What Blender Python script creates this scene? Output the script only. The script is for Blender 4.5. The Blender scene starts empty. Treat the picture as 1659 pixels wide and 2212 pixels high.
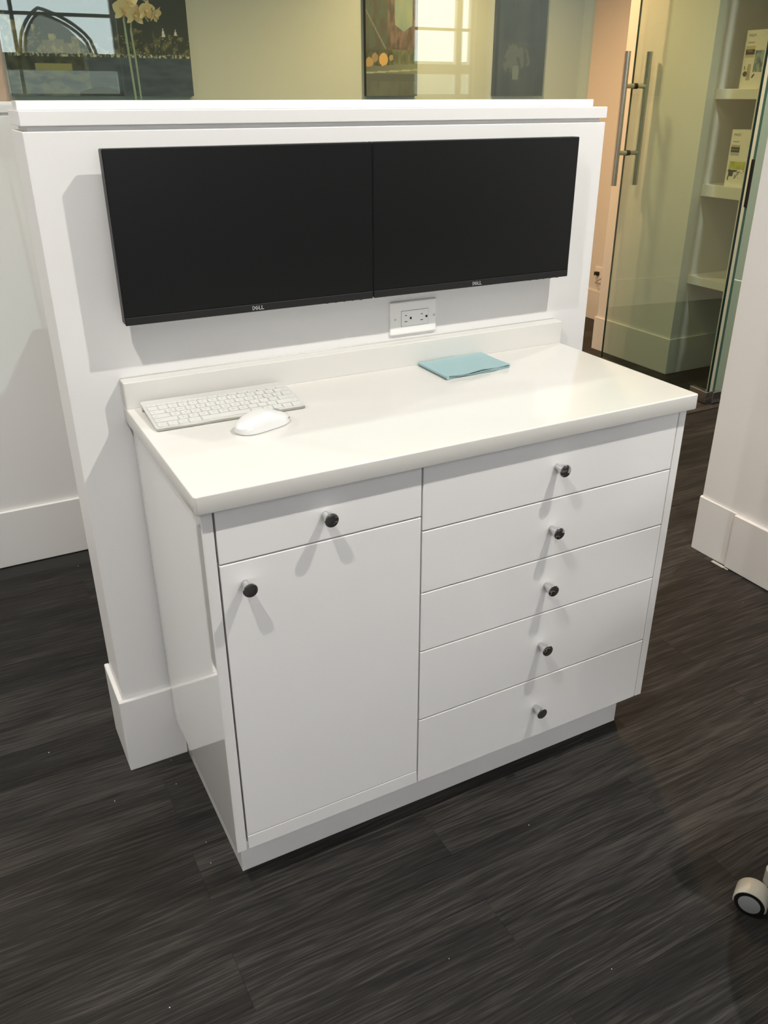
import bpy, bmesh, math, random
from mathutils import Vector, Matrix, noise

random.seed(7)
PI = math.pi
SC = bpy.context.scene
COL = SC.collection

# ------------------------------------------------------------------ camera
W_PX, H_PX, F_PX, PP_X, PP_Y = 1659, 2212, 1818.4, 16.86, 0.9
cam_d = bpy.data.cameras.new('camera')
cam_d.sensor_fit = 'HORIZONTAL'
cam_d.sensor_width = 36.0
cam_d.lens = F_PX / W_PX * 36.0
cam_d.shift_x = -PP_X / W_PX
cam_d.shift_y = PP_Y / W_PX
cam_d.clip_start = 0.02
cam = bpy.data.objects.new('camera', cam_d)
COL.objects.link(cam)
_yaw, _pitch = -0.4912, -0.4595
_f = Vector((-math.sin(_yaw) * math.cos(_pitch), math.cos(_yaw) * math.cos(_pitch), math.sin(_pitch)))
_r = Vector((math.cos(_yaw), math.sin(_yaw), 0.0))
_u = _r.cross(_f)
_m = Matrix((_r, _u, -_f)).transposed().to_4x4()
_m.translation = (-0.3094, -1.7304, 1.5139)
cam.matrix_world = _m
SC.camera = cam

# ------------------------------------------------------------------ world, exposure
SC.view_settings.view_transform = 'Standard'
SC.view_settings.look = 'None'
SC.view_settings.gamma = 1.0
SC.view_settings.use_curve_mapping = False
SC.view_settings.exposure = 0.2
wd = bpy.data.worlds.new('overcast_sky')
SC.world = wd
wd.use_nodes = True
_bg = wd.node_tree.nodes['Background']
_bg.inputs['Color'].default_value = (0.96, 0.965, 1.0, 1)
_bg.inputs['Strength'].default_value = 6.5
SC.cycles.use_denoising = True
SC.cycles.max_bounces = 10
SC.cycles.diffuse_bounces = 6
SC.cycles.glossy_bounces = 6
SC.cycles.transparent_max_bounces = 16
SC.cycles.sample_clamp_indirect = 6.0
SC.cycles.blur_glossy = 0.3

# ceiling lamps: grid read from the knob shadows, plus one added fill lamp (builder further down uses these)
LAMP_Z = 2.75
P_FRONT, P_MID, P_WARM, P_BACK = 86.0, 28.0, 34.0, 16.0
LAMPS = [(-0.57, -1.09, P_FRONT, 'n'), (1.17, -1.09, P_FRONT * 1.36, 'n'), (2.91, -1.09, P_FRONT * 0.75, 'n'), (-2.31, -1.09, P_FRONT * 0.4, 'n'),
         (-0.57, 0.65, P_MID * 1.25, 'n'), (1.17, 0.65, P_MID, 'n'), (2.91, 0.65, P_MID * 3.0, 'n'), (-2.31, 0.65, 125.0, 'n'),
         (-0.57, -2.83, P_BACK, 'n'), (1.17, -2.83, P_BACK, 'n'), (2.91, -2.83, P_BACK, 'n'),
         (-0.57, 2.39, P_WARM, 'w'), (1.17, 2.39, P_WARM, 'w'), (2.75, 2.75, P_WARM * 3.2, 'w'),
         (2.05, 1.50, 98.0, 'w')]  # warm fill added off the grid to brighten the pier
LAMP_COL = {'n': (1.0, 0.965, 0.90), 'w': (1.0, 0.585, 0.25)}

# ------------------------------------------------------------------ helpers
def lin(r, g, b):
    def c(v):
        v /= 255.0
        return v / 12.92 if v <= 0.04045 else ((v + 0.055) / 1.055) ** 2.4
    return (c(r), c(g), c(b), 1.0)

def mat(name, col, rough=0.5, metal=0.0, spec=0.5, coat=0.0, coat_rough=0.03, emit=None, estr=0.0, bump=None):
    m = bpy.data.materials.new(name)
    m.use_nodes = True
    nt = m.node_tree
    b = nt.nodes['Principled BSDF']
    b.inputs['Base Color'].default_value = col
    b.inputs['Roughness'].default_value = rough
    b.inputs['Metallic'].default_value = metal
    b.inputs['Specular IOR Level'].default_value = spec
    b.inputs['Coat Weight'].default_value = coat
    b.inputs['Coat Roughness'].default_value = coat_rough
    if emit:
        b.inputs['Emission Color'].default_value = emit
        b.inputs['Emission Strength'].default_value = estr
    if bump:
        scale, strength, dist = bump
        tc = nt.nodes.new('ShaderNodeTexCoord')
        nz = nt.nodes.new('ShaderNodeTexNoise')
        nz.inputs['Scale'].default_value = scale
        nz.inputs['Detail'].default_value = 4
        bp = nt.nodes.new('ShaderNodeBump')
        bp.inputs['Strength'].default_value = strength
        bp.inputs['Distance'].default_value = dist
        nt.links.new(tc.outputs['Object'], nz.inputs['Vector'])
        nt.links.new(nz.outputs['Fac'], bp.inputs['Height'])
        nt.links.new(bp.outputs['Normal'], b.inputs['Normal'])
    return m

def glass_mat(name, tint, ior=1.5):
    m = bpy.data.materials.new(name)
    m.use_nodes = True
    nt = m.node_tree
    nt.nodes.clear()
    out = nt.nodes.new('ShaderNodeOutputMaterial')
    mix = nt.nodes.new('ShaderNodeMixShader')
    tr = nt.nodes.new('ShaderNodeBsdfTransparent')
    gl = nt.nodes.new('ShaderNodeBsdfGlossy')
    fr = nt.nodes.new('ShaderNodeFresnel')
    geo = nt.nodes.new('ShaderNodeNewGeometry')
    mixf = nt.nodes.new('ShaderNodeMix')                     # leaving the pane: same index seen from inside
    mixf.inputs['A'].default_value = ior
    mixf.inputs['B'].default_value = 1.0 / ior
    nt.links.new(geo.outputs['Backfacing'], mixf.inputs['Factor'])
    nt.links.new(mixf.outputs['Result'], fr.inputs['IOR'])
    tr.inputs['Color'].default_value = tint
    gl.inputs['Roughness'].default_value = 0.0
    gl.inputs['Color'].default_value = (0.95, 1.0, 0.97, 1)
    nt.links.new(fr.outputs['Fac'], mix.inputs['Fac'])
    nt.links.new(tr.outputs['BSDF'], mix.inputs[1])
    nt.links.new(gl.outputs['BSDF'], mix.inputs[2])
    nt.links.new(mix.outputs['Shader'], out.inputs['Surface'])
    return m

def print_mat(name, rough=0.55):
    """Flat print: colour read from the mesh's own colour layer."""
    m = mat(name, (0.5, 0.5, 0.5, 1), rough)
    nt = m.node_tree
    a = nt.nodes.new('ShaderNodeAttribute')
    a.attribute_name = 'print'
    nt.links.new(a.outputs['Color'], nt.nodes['Principled BSDF'].inputs['Base Color'])
    return m

def link(o):
    COL.objects.link(o)
    return o

def smooth(me, ang=40):
    for p in me.polygons:
        p.use_smooth = True
    me.set_sharp_from_angle(angle=math.radians(ang))

def wloc(o):
    v = Vector((0, 0, 0))
    while o is not None:
        v += o.location
        o = o.parent
    return v

def obj(name, bm, m, parent=None, world=True, ang=40):
    """Link a bmesh as ONE object; world=True means its verts are world coordinates."""
    if parent is not None and world:
        bmesh.ops.translate(bm, verts=bm.verts, vec=-wloc(parent))
    bmesh.ops.recalc_face_normals(bm, faces=bm.faces)
    me = bpy.data.meshes.new(name)
    bm.to_mesh(me)
    bm.free()
    if m:
        for mm in (m if isinstance(m, (list, tuple)) else [m]):
            me.materials.append(mm)
    smooth(me, ang)
    o = link(bpy.data.objects.new(name, me))
    o.parent = parent
    return o

def add_box(bm, x0, x1, y0, y1, z0, z1, bev=0.0, seg=2):
    r = bmesh.ops.create_cube(bm, size=1.0)
    vs = r['verts']
    for v in vs:
        v.co = Vector(((x0 + x1) / 2 + v.co.x * (x1 - x0), (y0 + y1) / 2 + v.co.y * (y1 - y0), (z0 + z1) / 2 + v.co.z * (z1 - z0)))
    if bev > 0:
        es = list({e for v in vs for e in v.link_edges})
        bmesh.ops.bevel(bm, geom=es, offset=bev, segments=seg, profile=0.5, affect='EDGES')
    return bm

def box(name, x0, x1, y0, y1, z0, z1, m, parent=None, bev=0.0, seg=2, world=True):
    return obj(name, add_box(bmesh.new(), x0, x1, y0, y1, z0, z1, bev, seg), m, parent, world, 12)

def add_cyl(bm, p0, p1, r0, r1=None, seg=24, caps=True):
    p0, p1 = Vector(p0), Vector(p1)
    r1 = r0 if r1 is None else r1
    d = p1 - p0
    q = d.to_track_quat('Z', 'Y').to_matrix().to_4x4()
    q.translation = (p0 + p1) / 2
    bmesh.ops.create_cone(bm, cap_ends=caps, segments=seg, radius1=r0, radius2=r1, depth=d.length, matrix=q)
    return bm

def add_lathe(bm, prof, axis_m, seg=28):
    """prof: list of (r, h); axis_m maps local z axis to world."""
    rings = []
    for r, h in prof:
        if r < 1e-6:
            rings.append([bm.verts.new(axis_m @ Vector((0, 0, h)))])
        else:
            rings.append([bm.verts.new(axis_m @ Vector((r * math.cos(2 * PI * i / seg), r * math.sin(2 * PI * i / seg), h))) for i in range(seg)])
    for a, b in zip(rings, rings[1:]):
        for i in range(seg):
            j = (i + 1) % seg
            if len(a) == 1 and len(b) == 1:
                continue
            if len(a) == 1:
                bm.faces.new((a[0], b[i], b[j]))
            elif len(b) == 1:
                bm.faces.new((a[i], a[j], b[0]))
            else:
                bm.faces.new((a[i], a[j], b[j], b[i]))
    return bm

def add_tube(bm, pts, r, seg=10):
    pts = [Vector(p) for p in pts]
    rings = []
    for i, p in enumerate(pts):
        t = (pts[min(i + 1, len(pts) - 1)] - pts[max(i - 1, 0)]).normalized()
        a = t.cross(Vector((0.31, 0.22, 0.92))).normalized()
        b = t.cross(a)
        rr = r[i] if isinstance(r, (list, tuple)) else r
        rings.append([bm.verts.new(p + rr * (math.cos(2 * PI * k / seg) * a + math.sin(2 * PI * k / seg) * b)) for k in range(seg)])
    for q0, q1 in zip(rings, rings[1:]):
        for k in range(seg):
            j = (k + 1) % seg
            bm.faces.new((q0[k], q0[j], q1[j], q1[k]))
    bm.faces.new(rings[0])
    bm.faces.new(rings[-1])
    return bm

def tag(o, label=None, cat=None, group=None, kind=None):
    if label: o['label'] = label
    if cat: o['category'] = cat
    if group: o['group'] = group
    if kind: o['kind'] = kind
    return o

def thing(name, label, cat, loc, group=None, rotz=0.0):
    o = link(bpy.data.objects.new(name, None))
    o.location = loc
    o.rotation_euler = (0, 0, rotz)
    o.empty_display_size = 0.05
    return tag(o, label, cat, group)

def struct(o, label=None):
    return tag(o, label, None, None, 'structure')

def text_mesh(body, size, shear=0.0, extrude=0.0):
    cu = bpy.data.curves.new('lettering', 'FONT')
    cu.body = body
    cu.size = size
    cu.shear = shear
    cu.extrude = extrude
    cu.align_x = 'CENTER'
    cu.align_y = 'CENTER'
    cu.resolution_u = 2
    o = link(bpy.data.objects.new('lettering', cu))
    dg = bpy.context.evaluated_depsgraph_get()
    me = bpy.data.meshes.new_from_object(o.evaluated_get(dg))
    COL.objects.unlink(o)
    bpy.data.objects.remove(o)
    return me

def add_text(bm, body, size, matrix, sx=1.0, extrude=0.0):
    me = text_mesh(body, size, extrude=extrude)
    n0 = len(bm.verts)
    bm.from_mesh(me)
    bm.verts.ensure_lookup_table()
    for v in bm.verts[n0:]:
        v.co = matrix @ Vector((v.co.x * sx, v.co.y, v.co.z))
    bpy.data.meshes.remove(me)
    return bm

def print_grid(name, nx, ny, place, colour, m, parent, gain=1.0):
    """A printed sheet: grid (u right, v up, both 0..1) placed by place(u,v), coloured by colour(u,v)."""
    vs = [place(i / nx, j / ny) for j in range(ny + 1) for i in range(nx + 1)]
    off = wloc(parent)
    vs = [tuple(Vector(v) - off) for v in vs]
    fs = [(j * (nx + 1) + i, j * (nx + 1) + i + 1, (j + 1) * (nx + 1) + i + 1, (j + 1) * (nx + 1) + i) for j in range(ny) for i in range(nx)]
    me = bpy.data.meshes.new(name)
    me.from_pydata(vs, [], fs)
    at = me.color_attributes.new('print', 'FLOAT_COLOR', 'POINT')
    k = 0
    for j in range(ny + 1):
        for i in range(nx + 1):
            c = colour(i / nx, j / ny)
            at.data[k].color = (min(.9, c[0] * gain), min(.9, c[1] * gain), min(.9, c[2] * gain), 1.0)
            k += 1
    me.materials.append(m)
    o = link(bpy.data.objects.new(name, me))
    o.parent = parent
    return o

# ------------------------------------------------------------------ materials
M_WALL = mat('painted_white_wall', (0.70, 0.696, 0.688, 1), 0.42, bump=(90, 0.04, 0.002))
M_TRIM = mat('white_trim_paint', (0.70, 0.695, 0.685, 1), 0.3)
M_CEIL = mat('white_ceiling', (0.8, 0.8, 0.79, 1), 0.8)
M_REAR = mat('grey_rear_wall', (0.62, 0.61, 0.59, 1), 0.6)
M_LAM = mat('glossy_white_laminate', (0.86, 0.855, 0.845, 1), 0.12, spec=0.5, coat=0.6, coat_rough=0.04)
M_LAMSIDE = mat('high_gloss_white_panel', (0.84, 0.83, 0.815, 1), 0.06, spec=0.6, coat=1.0, coat_rough=0.015)
M_QUARTZ = mat('white_quartz', (0.62, 0.61, 0.578, 1), 0.16, spec=0.5)
M_DARKGAP = mat('dark_carcass', (0.05, 0.05, 0.05, 1), 0.7)
M_CHROME = mat('polished_chrome', (0.62, 0.62, 0.63, 1), 0.06, 1.0)
M_STEEL = mat('brushed_steel', (0.60, 0.58, 0.52, 1), 0.22, 1.0)
M_SCREEN = mat('matte_screen', (0.0035, 0.004, 0.004, 1), 0.38, spec=0.3)
M_BEZEL = mat('black_plastic', (0.010, 0.010, 0.0105, 1), 0.42, spec=0.35)
M_LOGO = mat('pale_logo_print', (0.62, 0.63, 0.64, 1), 0.35, 0.3)
M_PLASTIC = mat('white_plastic', (0.80, 0.80, 0.78, 1), 0.28)
M_KEY = mat('white_key_plastic', (0.60, 0.60, 0.58, 1), 0.45)
M_KEYBODY = mat('silver_keyboard_shell', (0.54, 0.535, 0.515, 1), 0.45, 0.0)
M_ALU = mat('anodised_aluminium_edge', (0.42, 0.42, 0.38, 1), 0.33, 0.9)
M_LEGEND = mat('grey_key_print', (0.30, 0.30, 0.30, 1), 0.6)
M_MOUSE = mat('white_mouse_shell', (0.70, 0.70, 0.70, 1), 0.16, coat=0.3)
M_SLOT = mat('black_slot', (0.004, 0.004, 0.004, 1), 0.8)
M_CLOTH = mat('pale_blue_paper', lin(148, 176, 179), 0.85, bump=(260, 0.12, 0.001))
M_GLASS = glass_mat('partition_glass', (0.79, 0.93, 0.91, 1))
M_DOORGLASS = glass_mat('green_door_glass', (0.80, 0.875, 0.83, 1))
M_GLASSEDGE = mat('dark_glass_edge', (0.012, 0.03, 0.025, 1), 0.15)
M_TEAL = mat('teal_glass_edge', (0.05, 0.12, 0.10, 1), 0.12)
M_CAULK = mat('grey_caulk', (0.40, 0.40, 0.38, 1), 0.35)
M_LEAF = mat('orchid_leaf', (0.06, 0.12, 0.03, 1), 0.4)
M_STEM = mat('orchid_stem', (0.34, 0.29, 0.16, 1), 0.5)
M_PETAL = mat('warm_lit_petal', (0.82, 0.50, 0.24, 1), 0.6)  # white petals; the warm light on them is put into the colour
M_LIP = mat('orchid_lip', (0.75, 0.42, 0.15, 1), 0.5)
M_POT = mat('glazed_pot', (0.5, 0.5, 0.48, 1), 0.3)
M_CANVAS = mat('canvas_edge', (0.05, 0.05, 0.05, 1), 0.8)
M_PRINT = print_mat('canvas_print')
M_CARTON = print_mat('carton_print', 0.4)
M_CARTONSIDE = mat('white_carton', (0.78, 0.76, 0.70, 1), 0.45)
M_INK = mat('dark_ink', (0.03, 0.03, 0.035, 1), 0.5)
M_INKGREY = mat('grey_ink', (0.22, 0.21, 0.19, 1), 0.5)
M_INKWHITE = mat('white_ink', (0.7, 0.68, 0.62, 1), 0.5)
M_HOOD = mat('stone_grey_plastic', (0.36, 0.35, 0.30, 1), 0.38)
M_HUB = mat('grey_hub_plastic', (0.20, 0.205, 0.21, 1), 0.5)
M_TYRE = mat('black_tyre', (0.004, 0.004, 0.004, 1), 0.4)
M_SEAT = mat('charcoal_vinyl', (0.05, 0.05, 0.055, 1), 0.45)
M_DUST = mat('white_dust', (0.6, 0.6, 0.58, 1), 0.8)
M_WOODDESK = mat('desk_laminate', (0.6, 0.58, 0.54, 1), 0.35)
M_FRAMEW = mat('window_frame_paint', (0.7, 0.7, 0.7, 1), 0.4)
M_STONE = mat('pale_stone_outside', (0.25, 0.25, 0.22, 1), 0.9)

def plank_material():
    m = bpy.data.materials.new('charcoal_oak_plank')
    m.use_nodes = True
    nt = m.node_tree
    N, L = nt.nodes, nt.links
    b = N['Principled BSDF']
    tc = N.new('ShaderNodeTexCoord')
    oi = N.new('ShaderNodeObjectInfo')
    sc_ = N.new('ShaderNodeVectorMath'); sc_.operation = 'SCALE'
    comb = N.new('ShaderNodeCombineXYZ')
    mul = N.new('ShaderNodeMath'); mul.operation = 'MULTIPLY'; mul.inputs[1].default_value = 53.0
    L.new(oi.outputs['Random'], mul.inputs[0])
    for k in 'XYZ':
        L.new(mul.outputs[0], comb.inputs[k])
    add = N.new('ShaderNodeVectorMath'); add.operation = 'ADD'
    L.new(tc.outputs['Object'], add.inputs[0])
    L.new(comb.outputs[0], add.inputs[1])
    # slow wander so that the grain flows into cathedral figures
    mp0 = N.new('ShaderNodeMapping'); mp0.inputs['Scale'].default_value = (2.2, 9.0, 1.0)
    L.new(add.outputs[0], mp0.inputs['Vector'])
    warp = N.new('ShaderNodeTexNoise'); warp.inputs['Scale'].default_value = 1.0; warp.inputs['Detail'].default_value = 2
    L.new(mp0.outputs[0], warp.inputs['Vector'])
    mp1 = N.new('ShaderNodeMapping'); mp1.inputs['Scale'].default_value = (5.5, 190.0, 1.0)
    wv = N.new('ShaderNodeVectorMath'); wv.operation = 'MULTIPLY_ADD'
    wv.inputs[1].default_value = (0.0, 0.04, 0.0)
    L.new(warp.outputs['Color'], wv.inputs[0])
    L.new(add.outputs[0], wv.inputs[2])
    L.new(wv.outputs[0], mp1.inputs['Vector'])
    g1 = N.new('ShaderNodeTexNoise'); g1.inputs['Scale'].default_value = 1.0; g1.inputs['Detail'].default_value = 5; g1.inputs['Roughness'].default_value = 0.6
    L.new(mp1.outputs[0], g1.inputs['Vector'])
    mp2 = N.new('ShaderNodeMapping'); mp2.inputs['Scale'].default_value = (14.0, 620.0, 1.0)
    L.new(add.outputs[0], mp2.inputs['Vector'])
    g2 = N.new('ShaderNodeTexNoise'); g2.inputs['Scale'].default_value = 1.0; g2.inputs['Detail'].default_value = 2
    L.new(mp2.outputs[0], g2.inputs['Vector'])
    mp3 = N.new('ShaderNodeMapping'); mp3.inputs['Scale'].default_value = (2.0, 13.0, 1.0)
    L.new(add.outputs[0], mp3.inputs['Vector'])
    g3 = N.new('ShaderNodeTexNoise'); g3.inputs['Scale'].default_value = 1.0; g3.inputs['Detail'].default_value = 3
    L.new(mp3.outputs[0], g3.inputs['Vector'])
    def math_(op, a, b_):
        n = N.new('ShaderNodeMath'); n.operation = op
        for k, v in enumerate((a, b_)):
            if isinstance(v, (int, float)): n.inputs[k].default_value = v
            else: L.new(v, n.inputs[k])
        return n.outputs[0]
    v = math_('ADD', math_('MULTIPLY', g1.outputs['Fac'], 0.58), math_('MULTIPLY', g2.outputs['Fac'], 0.36))
    v = math_('ADD', v, math_('MULTIPLY', g3.outputs['Fac'], 0.34))
    v = math_('ADD', v, math_('MULTIPLY', oi.outputs['Random'], 0.10))
    v = math_('SUBTRACT', v, 0.06)
    rp = N.new('ShaderNodeValToRGB')
    e = rp.color_ramp.elements
    e[0].position = 0.44; e[0].color = (0.0075, 0.0071, 0.0065, 1)
    e[1].position = 0.84; e[1].color = (0.060, 0.0555, 0.051, 1)
    mid = rp.color_ramp.elements.new(0.62); mid.color = (0.0200, 0.0189, 0.0175, 1)
    L.new(v, rp.inputs['Fac'])
    L.new(rp.outputs['Color'], b.inputs['Base Color'])
    b.inputs['Roughness'].default_value = 0.48
    b.inputs['Specular IOR Level'].default_value = 0.11
    bp = N.new('ShaderNodeBump'); bp.inputs['Strength'].default_value = 0.25; bp.inputs['Distance'].default_value = 0.0012
    L.new(v, bp.inputs['Height'])
    L.new(bp.outputs['Normal'], b.inputs['Normal'])
    return m
M_PLANK = plank_material()
M_SUB = mat('dark_subfloor', (0.012, 0.012, 0.011, 1), 0.8)

# ------------------------------------------------------------------ room shell
X_L, X_R, Y_B, Y_T = -3.6, 6.2, -6.5, 3.588
floor = struct(box('floor', X_L, X_R, Y_B, Y_T + 0.3, -0.06, -0.0045, M_SUB))

def visible(x, y):
    d = Vector((x, y, 0)) - Vector((-0.3094, -1.7304, 1.5139))
    z = d.dot(_f)
    if z < 0.1: return False
    u = W_PX / 2 + PP_X + F_PX * d.dot(_r) / z
    v = H_PX / 2 + PP_Y - F_PX * d.dot(_u) / z
    return -330 < u < W_PX + 330 and 100 < v < H_PX + 420

PL, PWD = 1.0145, 0.1345
plank_me = None
row0 = -0.743
for k in range(-8, 33):
    y0 = row0 + k * PWD
    xs = 0.441 if k % 2 else -0.067
    for i in range(-3, 6):
        x0 = xs + i * PL
        if y0 > Y_T + 0.05: continue
        if not any(visible(x0 + PL * t, y0 + PWD * s) for t in (0, .25, .5, .75, 1) for s in (0, 1)): continue
        xa = x0 + PL * 0.5
        if 0.2 < y0 < 3.4 and -0.9 < xa < 0.9 and y0 + 0.2 > 1.3: continue            # hidden behind both half walls
        if plank_me is None:
            o = box('floor_plank', -PL / 2 + .0001, PL / 2 - .0001, -PWD / 2 + .0001, PWD / 2 - .0001, -0.004, 0.0, M_PLANK, floor, 0.0003, 1, world=False)
            plank_me = o.data
        else:
            o = link(bpy.data.objects.new('floor_plank', plank_me)); o.parent = floor
        o.location = (x0 + PL / 2, y0 + PWD / 2, random.uniform(-0.00015, 0.0))

struct(box('ceiling', X_L, X_R, Y_B, Y_T + 0.3, 2.80, 2.88, M_CEIL))
struct(box('wall_left', X_L - 0.1, X_L, Y_B, Y_T, 0, 2.8, M_REAR))
struct(box('wall_far', X_L, 4.04, Y_T, Y_T + 0.12, 0, 2.8, M_WALL))
struct(box('wall_corridor', 4.04, 4.16, 0.9, Y_T + 0.12, 0, 2.8, M_WALL))
struct(box('baseboard_corridor', 4.028, 4.04, 1.86, Y_T, 0, 0.211, M_TRIM, bev=0.002))
struct(box('baseboard_far', X_L, 4.028, Y_T - 0.012, Y_T, 0, 0.211, M_TRIM, bev=0.002))
struct(box('wall_east', X_R, X_R + 0.1, Y_B, 1.0, 0, 2.8, M_REAR))
struct(box('wall_return', 4.16, X_R + 0.1, 0.9, 1.0, 0, 2.8, M_REAR))

# rear wall with two tall windows behind the camera (their panes show as reflections in the partition glass)
wr = struct(box('wall_rear', X_L, -1.9, Y_B - 0.15, Y_B, 0, 2.8, M_REAR))
box('wall_piece', -1.9, 1.52, Y_B - 0.15, Y_B, 0, 1.50, M_REAR, wr)
box('wall_piece', 1.52, 4.42, Y_B - 0.15, Y_B, 0, 2.8, M_REAR, wr)
box('wall_piece', 4.42, 5.15, Y_B - 0.15, Y_B, 0, 1.50, M_REAR, wr)
box('wall_piece', 5.15, X_R, Y_B - 0.15, Y_B, 0, 2.8, M_REAR, wr)
box('wall_piece', -1.9, 1.52, Y_B - 0.15, Y_B, 2.72, 2.8, M_REAR, wr)
box('wall_piece', 4.42, 5.15, Y_B - 0.15, Y_B, 2.72, 2.8, M_REAR, wr)

def window(n, x0, x1, bars_x, bars_z, arch=None):
    w = link(bpy.data.objects.new('window_%d' % n, None))
    w.location = ((x0 + x1) / 2, Y_B, 1.5)
    struct(w)
    y0, y1 = Y_B - 0.09, Y_B - 0.04
    for a, b_ in ((x0, x0 + .035), (x1 - .035, x1)):
        box('frame', a, b_, y0, y1, 1.5, 2.72, M_FRAMEW, w)
    for a, b_ in ((1.5, 1.53), (2.69, 2.72)):
        box('frame', x0, x1, y0, y1, a, b_, M_FRAMEW, w)
    for bx, wd_ in bars_x:
        box('muntin', bx - wd_ / 2, bx + wd_ / 2, y0, y1, 1.53, 2.69, M_FRAMEW, w)
    for bz, wd_ in bars_z:
        box('muntin', x0 + .035, x1 - .035, y0, y1, bz - wd_ / 2, bz + wd_ / 2, M_FRAMEW, w)
    if arch:
        cx, hl, hr, zb, zt = arch
        for g in (0.0, 0.04):
            pts = []
            for k in range(25):
                t = k / 24
                s = 2 * t - 1
                # pointed arch: two arcs meeting at the apex
                a = abs(s)
                pts.append((cx + s * ((hl if s < 0 else hr) - g), y0 + 0.02, zb + (zt - g - zb) * math.sqrt(max(0.0, 1 - a ** 1.25))))
            obj('arch_rib', add_tube(bmesh.new(), pts, 0.014, 8), M_FRAMEW, w)
    return w
window(1, -1.9, 1.52, [(0.70, 0.03), (-0.55, 0.05), (-1.3, 0.04)], [(1.77, 0.13), (2.12, 0.025)], (0.915, 0.19, 0.42, 1.83, 2.16))
window(2, 4.42, 5.15, [(4.98, 0.07)], [(1.76, 0.09), (2.12, 0.025)])
wo = struct(box('wall_outside', -6.0, 8.0, Y_B - 4.2, Y_B - 4.0, 0, 1.98, M_STONE))
bm = bmesh.new()
_g = [(1.25, 1.98), (1.30, 2.20), (1.52, 2.42), (1.80, 2.25), (2.08, 1.98)]
_a = [bm.verts.new((x, Y_B - 4.0, z)) for x, z in _g]; _b = [bm.verts.new((x, Y_B - 4.2, z)) for x, z in _g]
bm.faces.new(_a); bm.faces.new(_b)
for i in range(5):
    bm.faces.new((_a[i], _a[(i + 1) % 5], _b[(i + 1) % 5], _b[i]))
obj('gable', bm, M_STONE, wo)

# ------------------------------------------------------------------ half wall with glass (behind the cabinet)
WL, WR, WT = -0.1181, 1.2012, 0.157
CAPB, CAPT = 1.4657, 1.4907
HB, BT = 0.2109, 0.0115
wm = struct(box('wall_middle', WL, WR, 0.0, WT, 0, 1.4572, M_WALL, bev=0.0015))
box('groove_strip', WL + 0.011, WR - 0.011, 0.011, WT - 0.011, 1.4572, CAPB, M_TRIM, wm)
box('cap', WL - 0.0012, WR + 0.0012, -0.0012, WT + 0.0012, CAPB, CAPT, M_TRIM, wm, 0.0015)
box('glass_channel', WL + 0.003, WR - 0.005, 0.045, 0.108, CAPT, 1.5065, M_TRIM, wm, 0.001)
bb = struct(box('baseboard_middle', WL - BT, 0.0160, -BT, 0.0, 0, HB, M_TRIM, bev=0.0025))
box('return_board', WL - BT, WL, 0.0, WT + BT, 0, HB, M_TRIM, bb, 0.0025)
box('return_board', WR, WR + BT, 0.0, WT + BT, 0, HB, M_TRIM, bb, 0.0025)
box('back_board', WL, WR, WT, WT + BT, 0, HB, M_TRIM, bb, 0.0025)

gp = thing('glass_partition', 'clear frameless glass partition standing along the white half wall cap', 'glass partition', (0.54, 0.074, 1.5065))
box('pane', -0.119, 1.196, 0.069, 0.079, 1.5065, 2.75, M_GLASS, gp)
box('end_edge', -0.1202, -0.119, 0.069, 0.079, 1.5065, 2.75, mat('brown_glass_edge', (0.10, 0.08, 0.05, 1), 0.2), gp)

# second half wall on the far side of the desk
w2 = struct(box('wall_opposite', -2.6, 0.95, 1.240, 1.397, 0, 1.461, M_WALL, bev=0.0015))
box('groove_strip', -2.59, 0.94, 1.251, 1.386, 1.461, 1.4690, M_TRIM, w2)
box('cap', -2.6, 0.95, 1.239, 1.398, 1.4690, 1.4907, M_TRIM, w2, 0.0015)
box('glass_channel', -2.6, 0.94, 1.285, 1.348, 1.4907, 1.4985, M_TRIM, w2, 0.001)
struct(box('baseboard_opposite', -2.6, 0.95, 1.227, 1.240, 0, HB, M_TRIM, bev=0.0025))

# ------------------------------------------------------------------ right foreground wall
struct(box('wall_right', 1.992, 2.13, -1.55, 0.178, 0, 2.8, M_WALL, bev=0.002))
br = struct(box('baseboard_right', 1.984, 1.992, 0.016, 0.182, 0, 0.2105, M_TRIM, bev=0.0015))
box('long_board', 1.9745, 1.992, -1.55, 0.016, 0.0025, 0.2085, M_TRIM, br, 0.0025)
box('end_board', 1.992, 2.13, 0.178, 0.186, 0, 0.2105, M_TRIM, br, 0.0015)
bm = bmesh.new()
add_box(bm, 1.962, 1.975, 0.012, 0.066, 0.0, 0.004, 0.001, 1)
add_box(bm, 1.966, 1.972, -0.006, 0.012, 0.0, 0.003, 0.0008, 1)
tag(obj('caulk_scrap', bm, M_CAULK), 'small pale torn strip of caulk on floor at right baseboard joint', 'scrap')

# ------------------------------------------------------------------ pier, niche shelves, glass door
struct(box('wall_pier', 3.497, 4.04, 1.862, 2.518, 0, 2.8, M_WALL, bev=0.002))
bp_ = struct(box('baseboard_pier', 3.485, 3.497, 1.850, 2.530, 0, HB, M_TRIM, bev=0.002))
box('return_board', 3.497, 4.04, 1.850, 1.862, 0, HB, M_TRIM, bp_, 0.002)
box('return_board', 3.497, 4.04, 2.518, 2.530, 0, HB, M_TRIM, bp_, 0.002)
struct(box('wall_jamb', 3.37, 4.04, 1.385, 1.425, 0, 2.8, M_WALL, bev=0.002))

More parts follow.
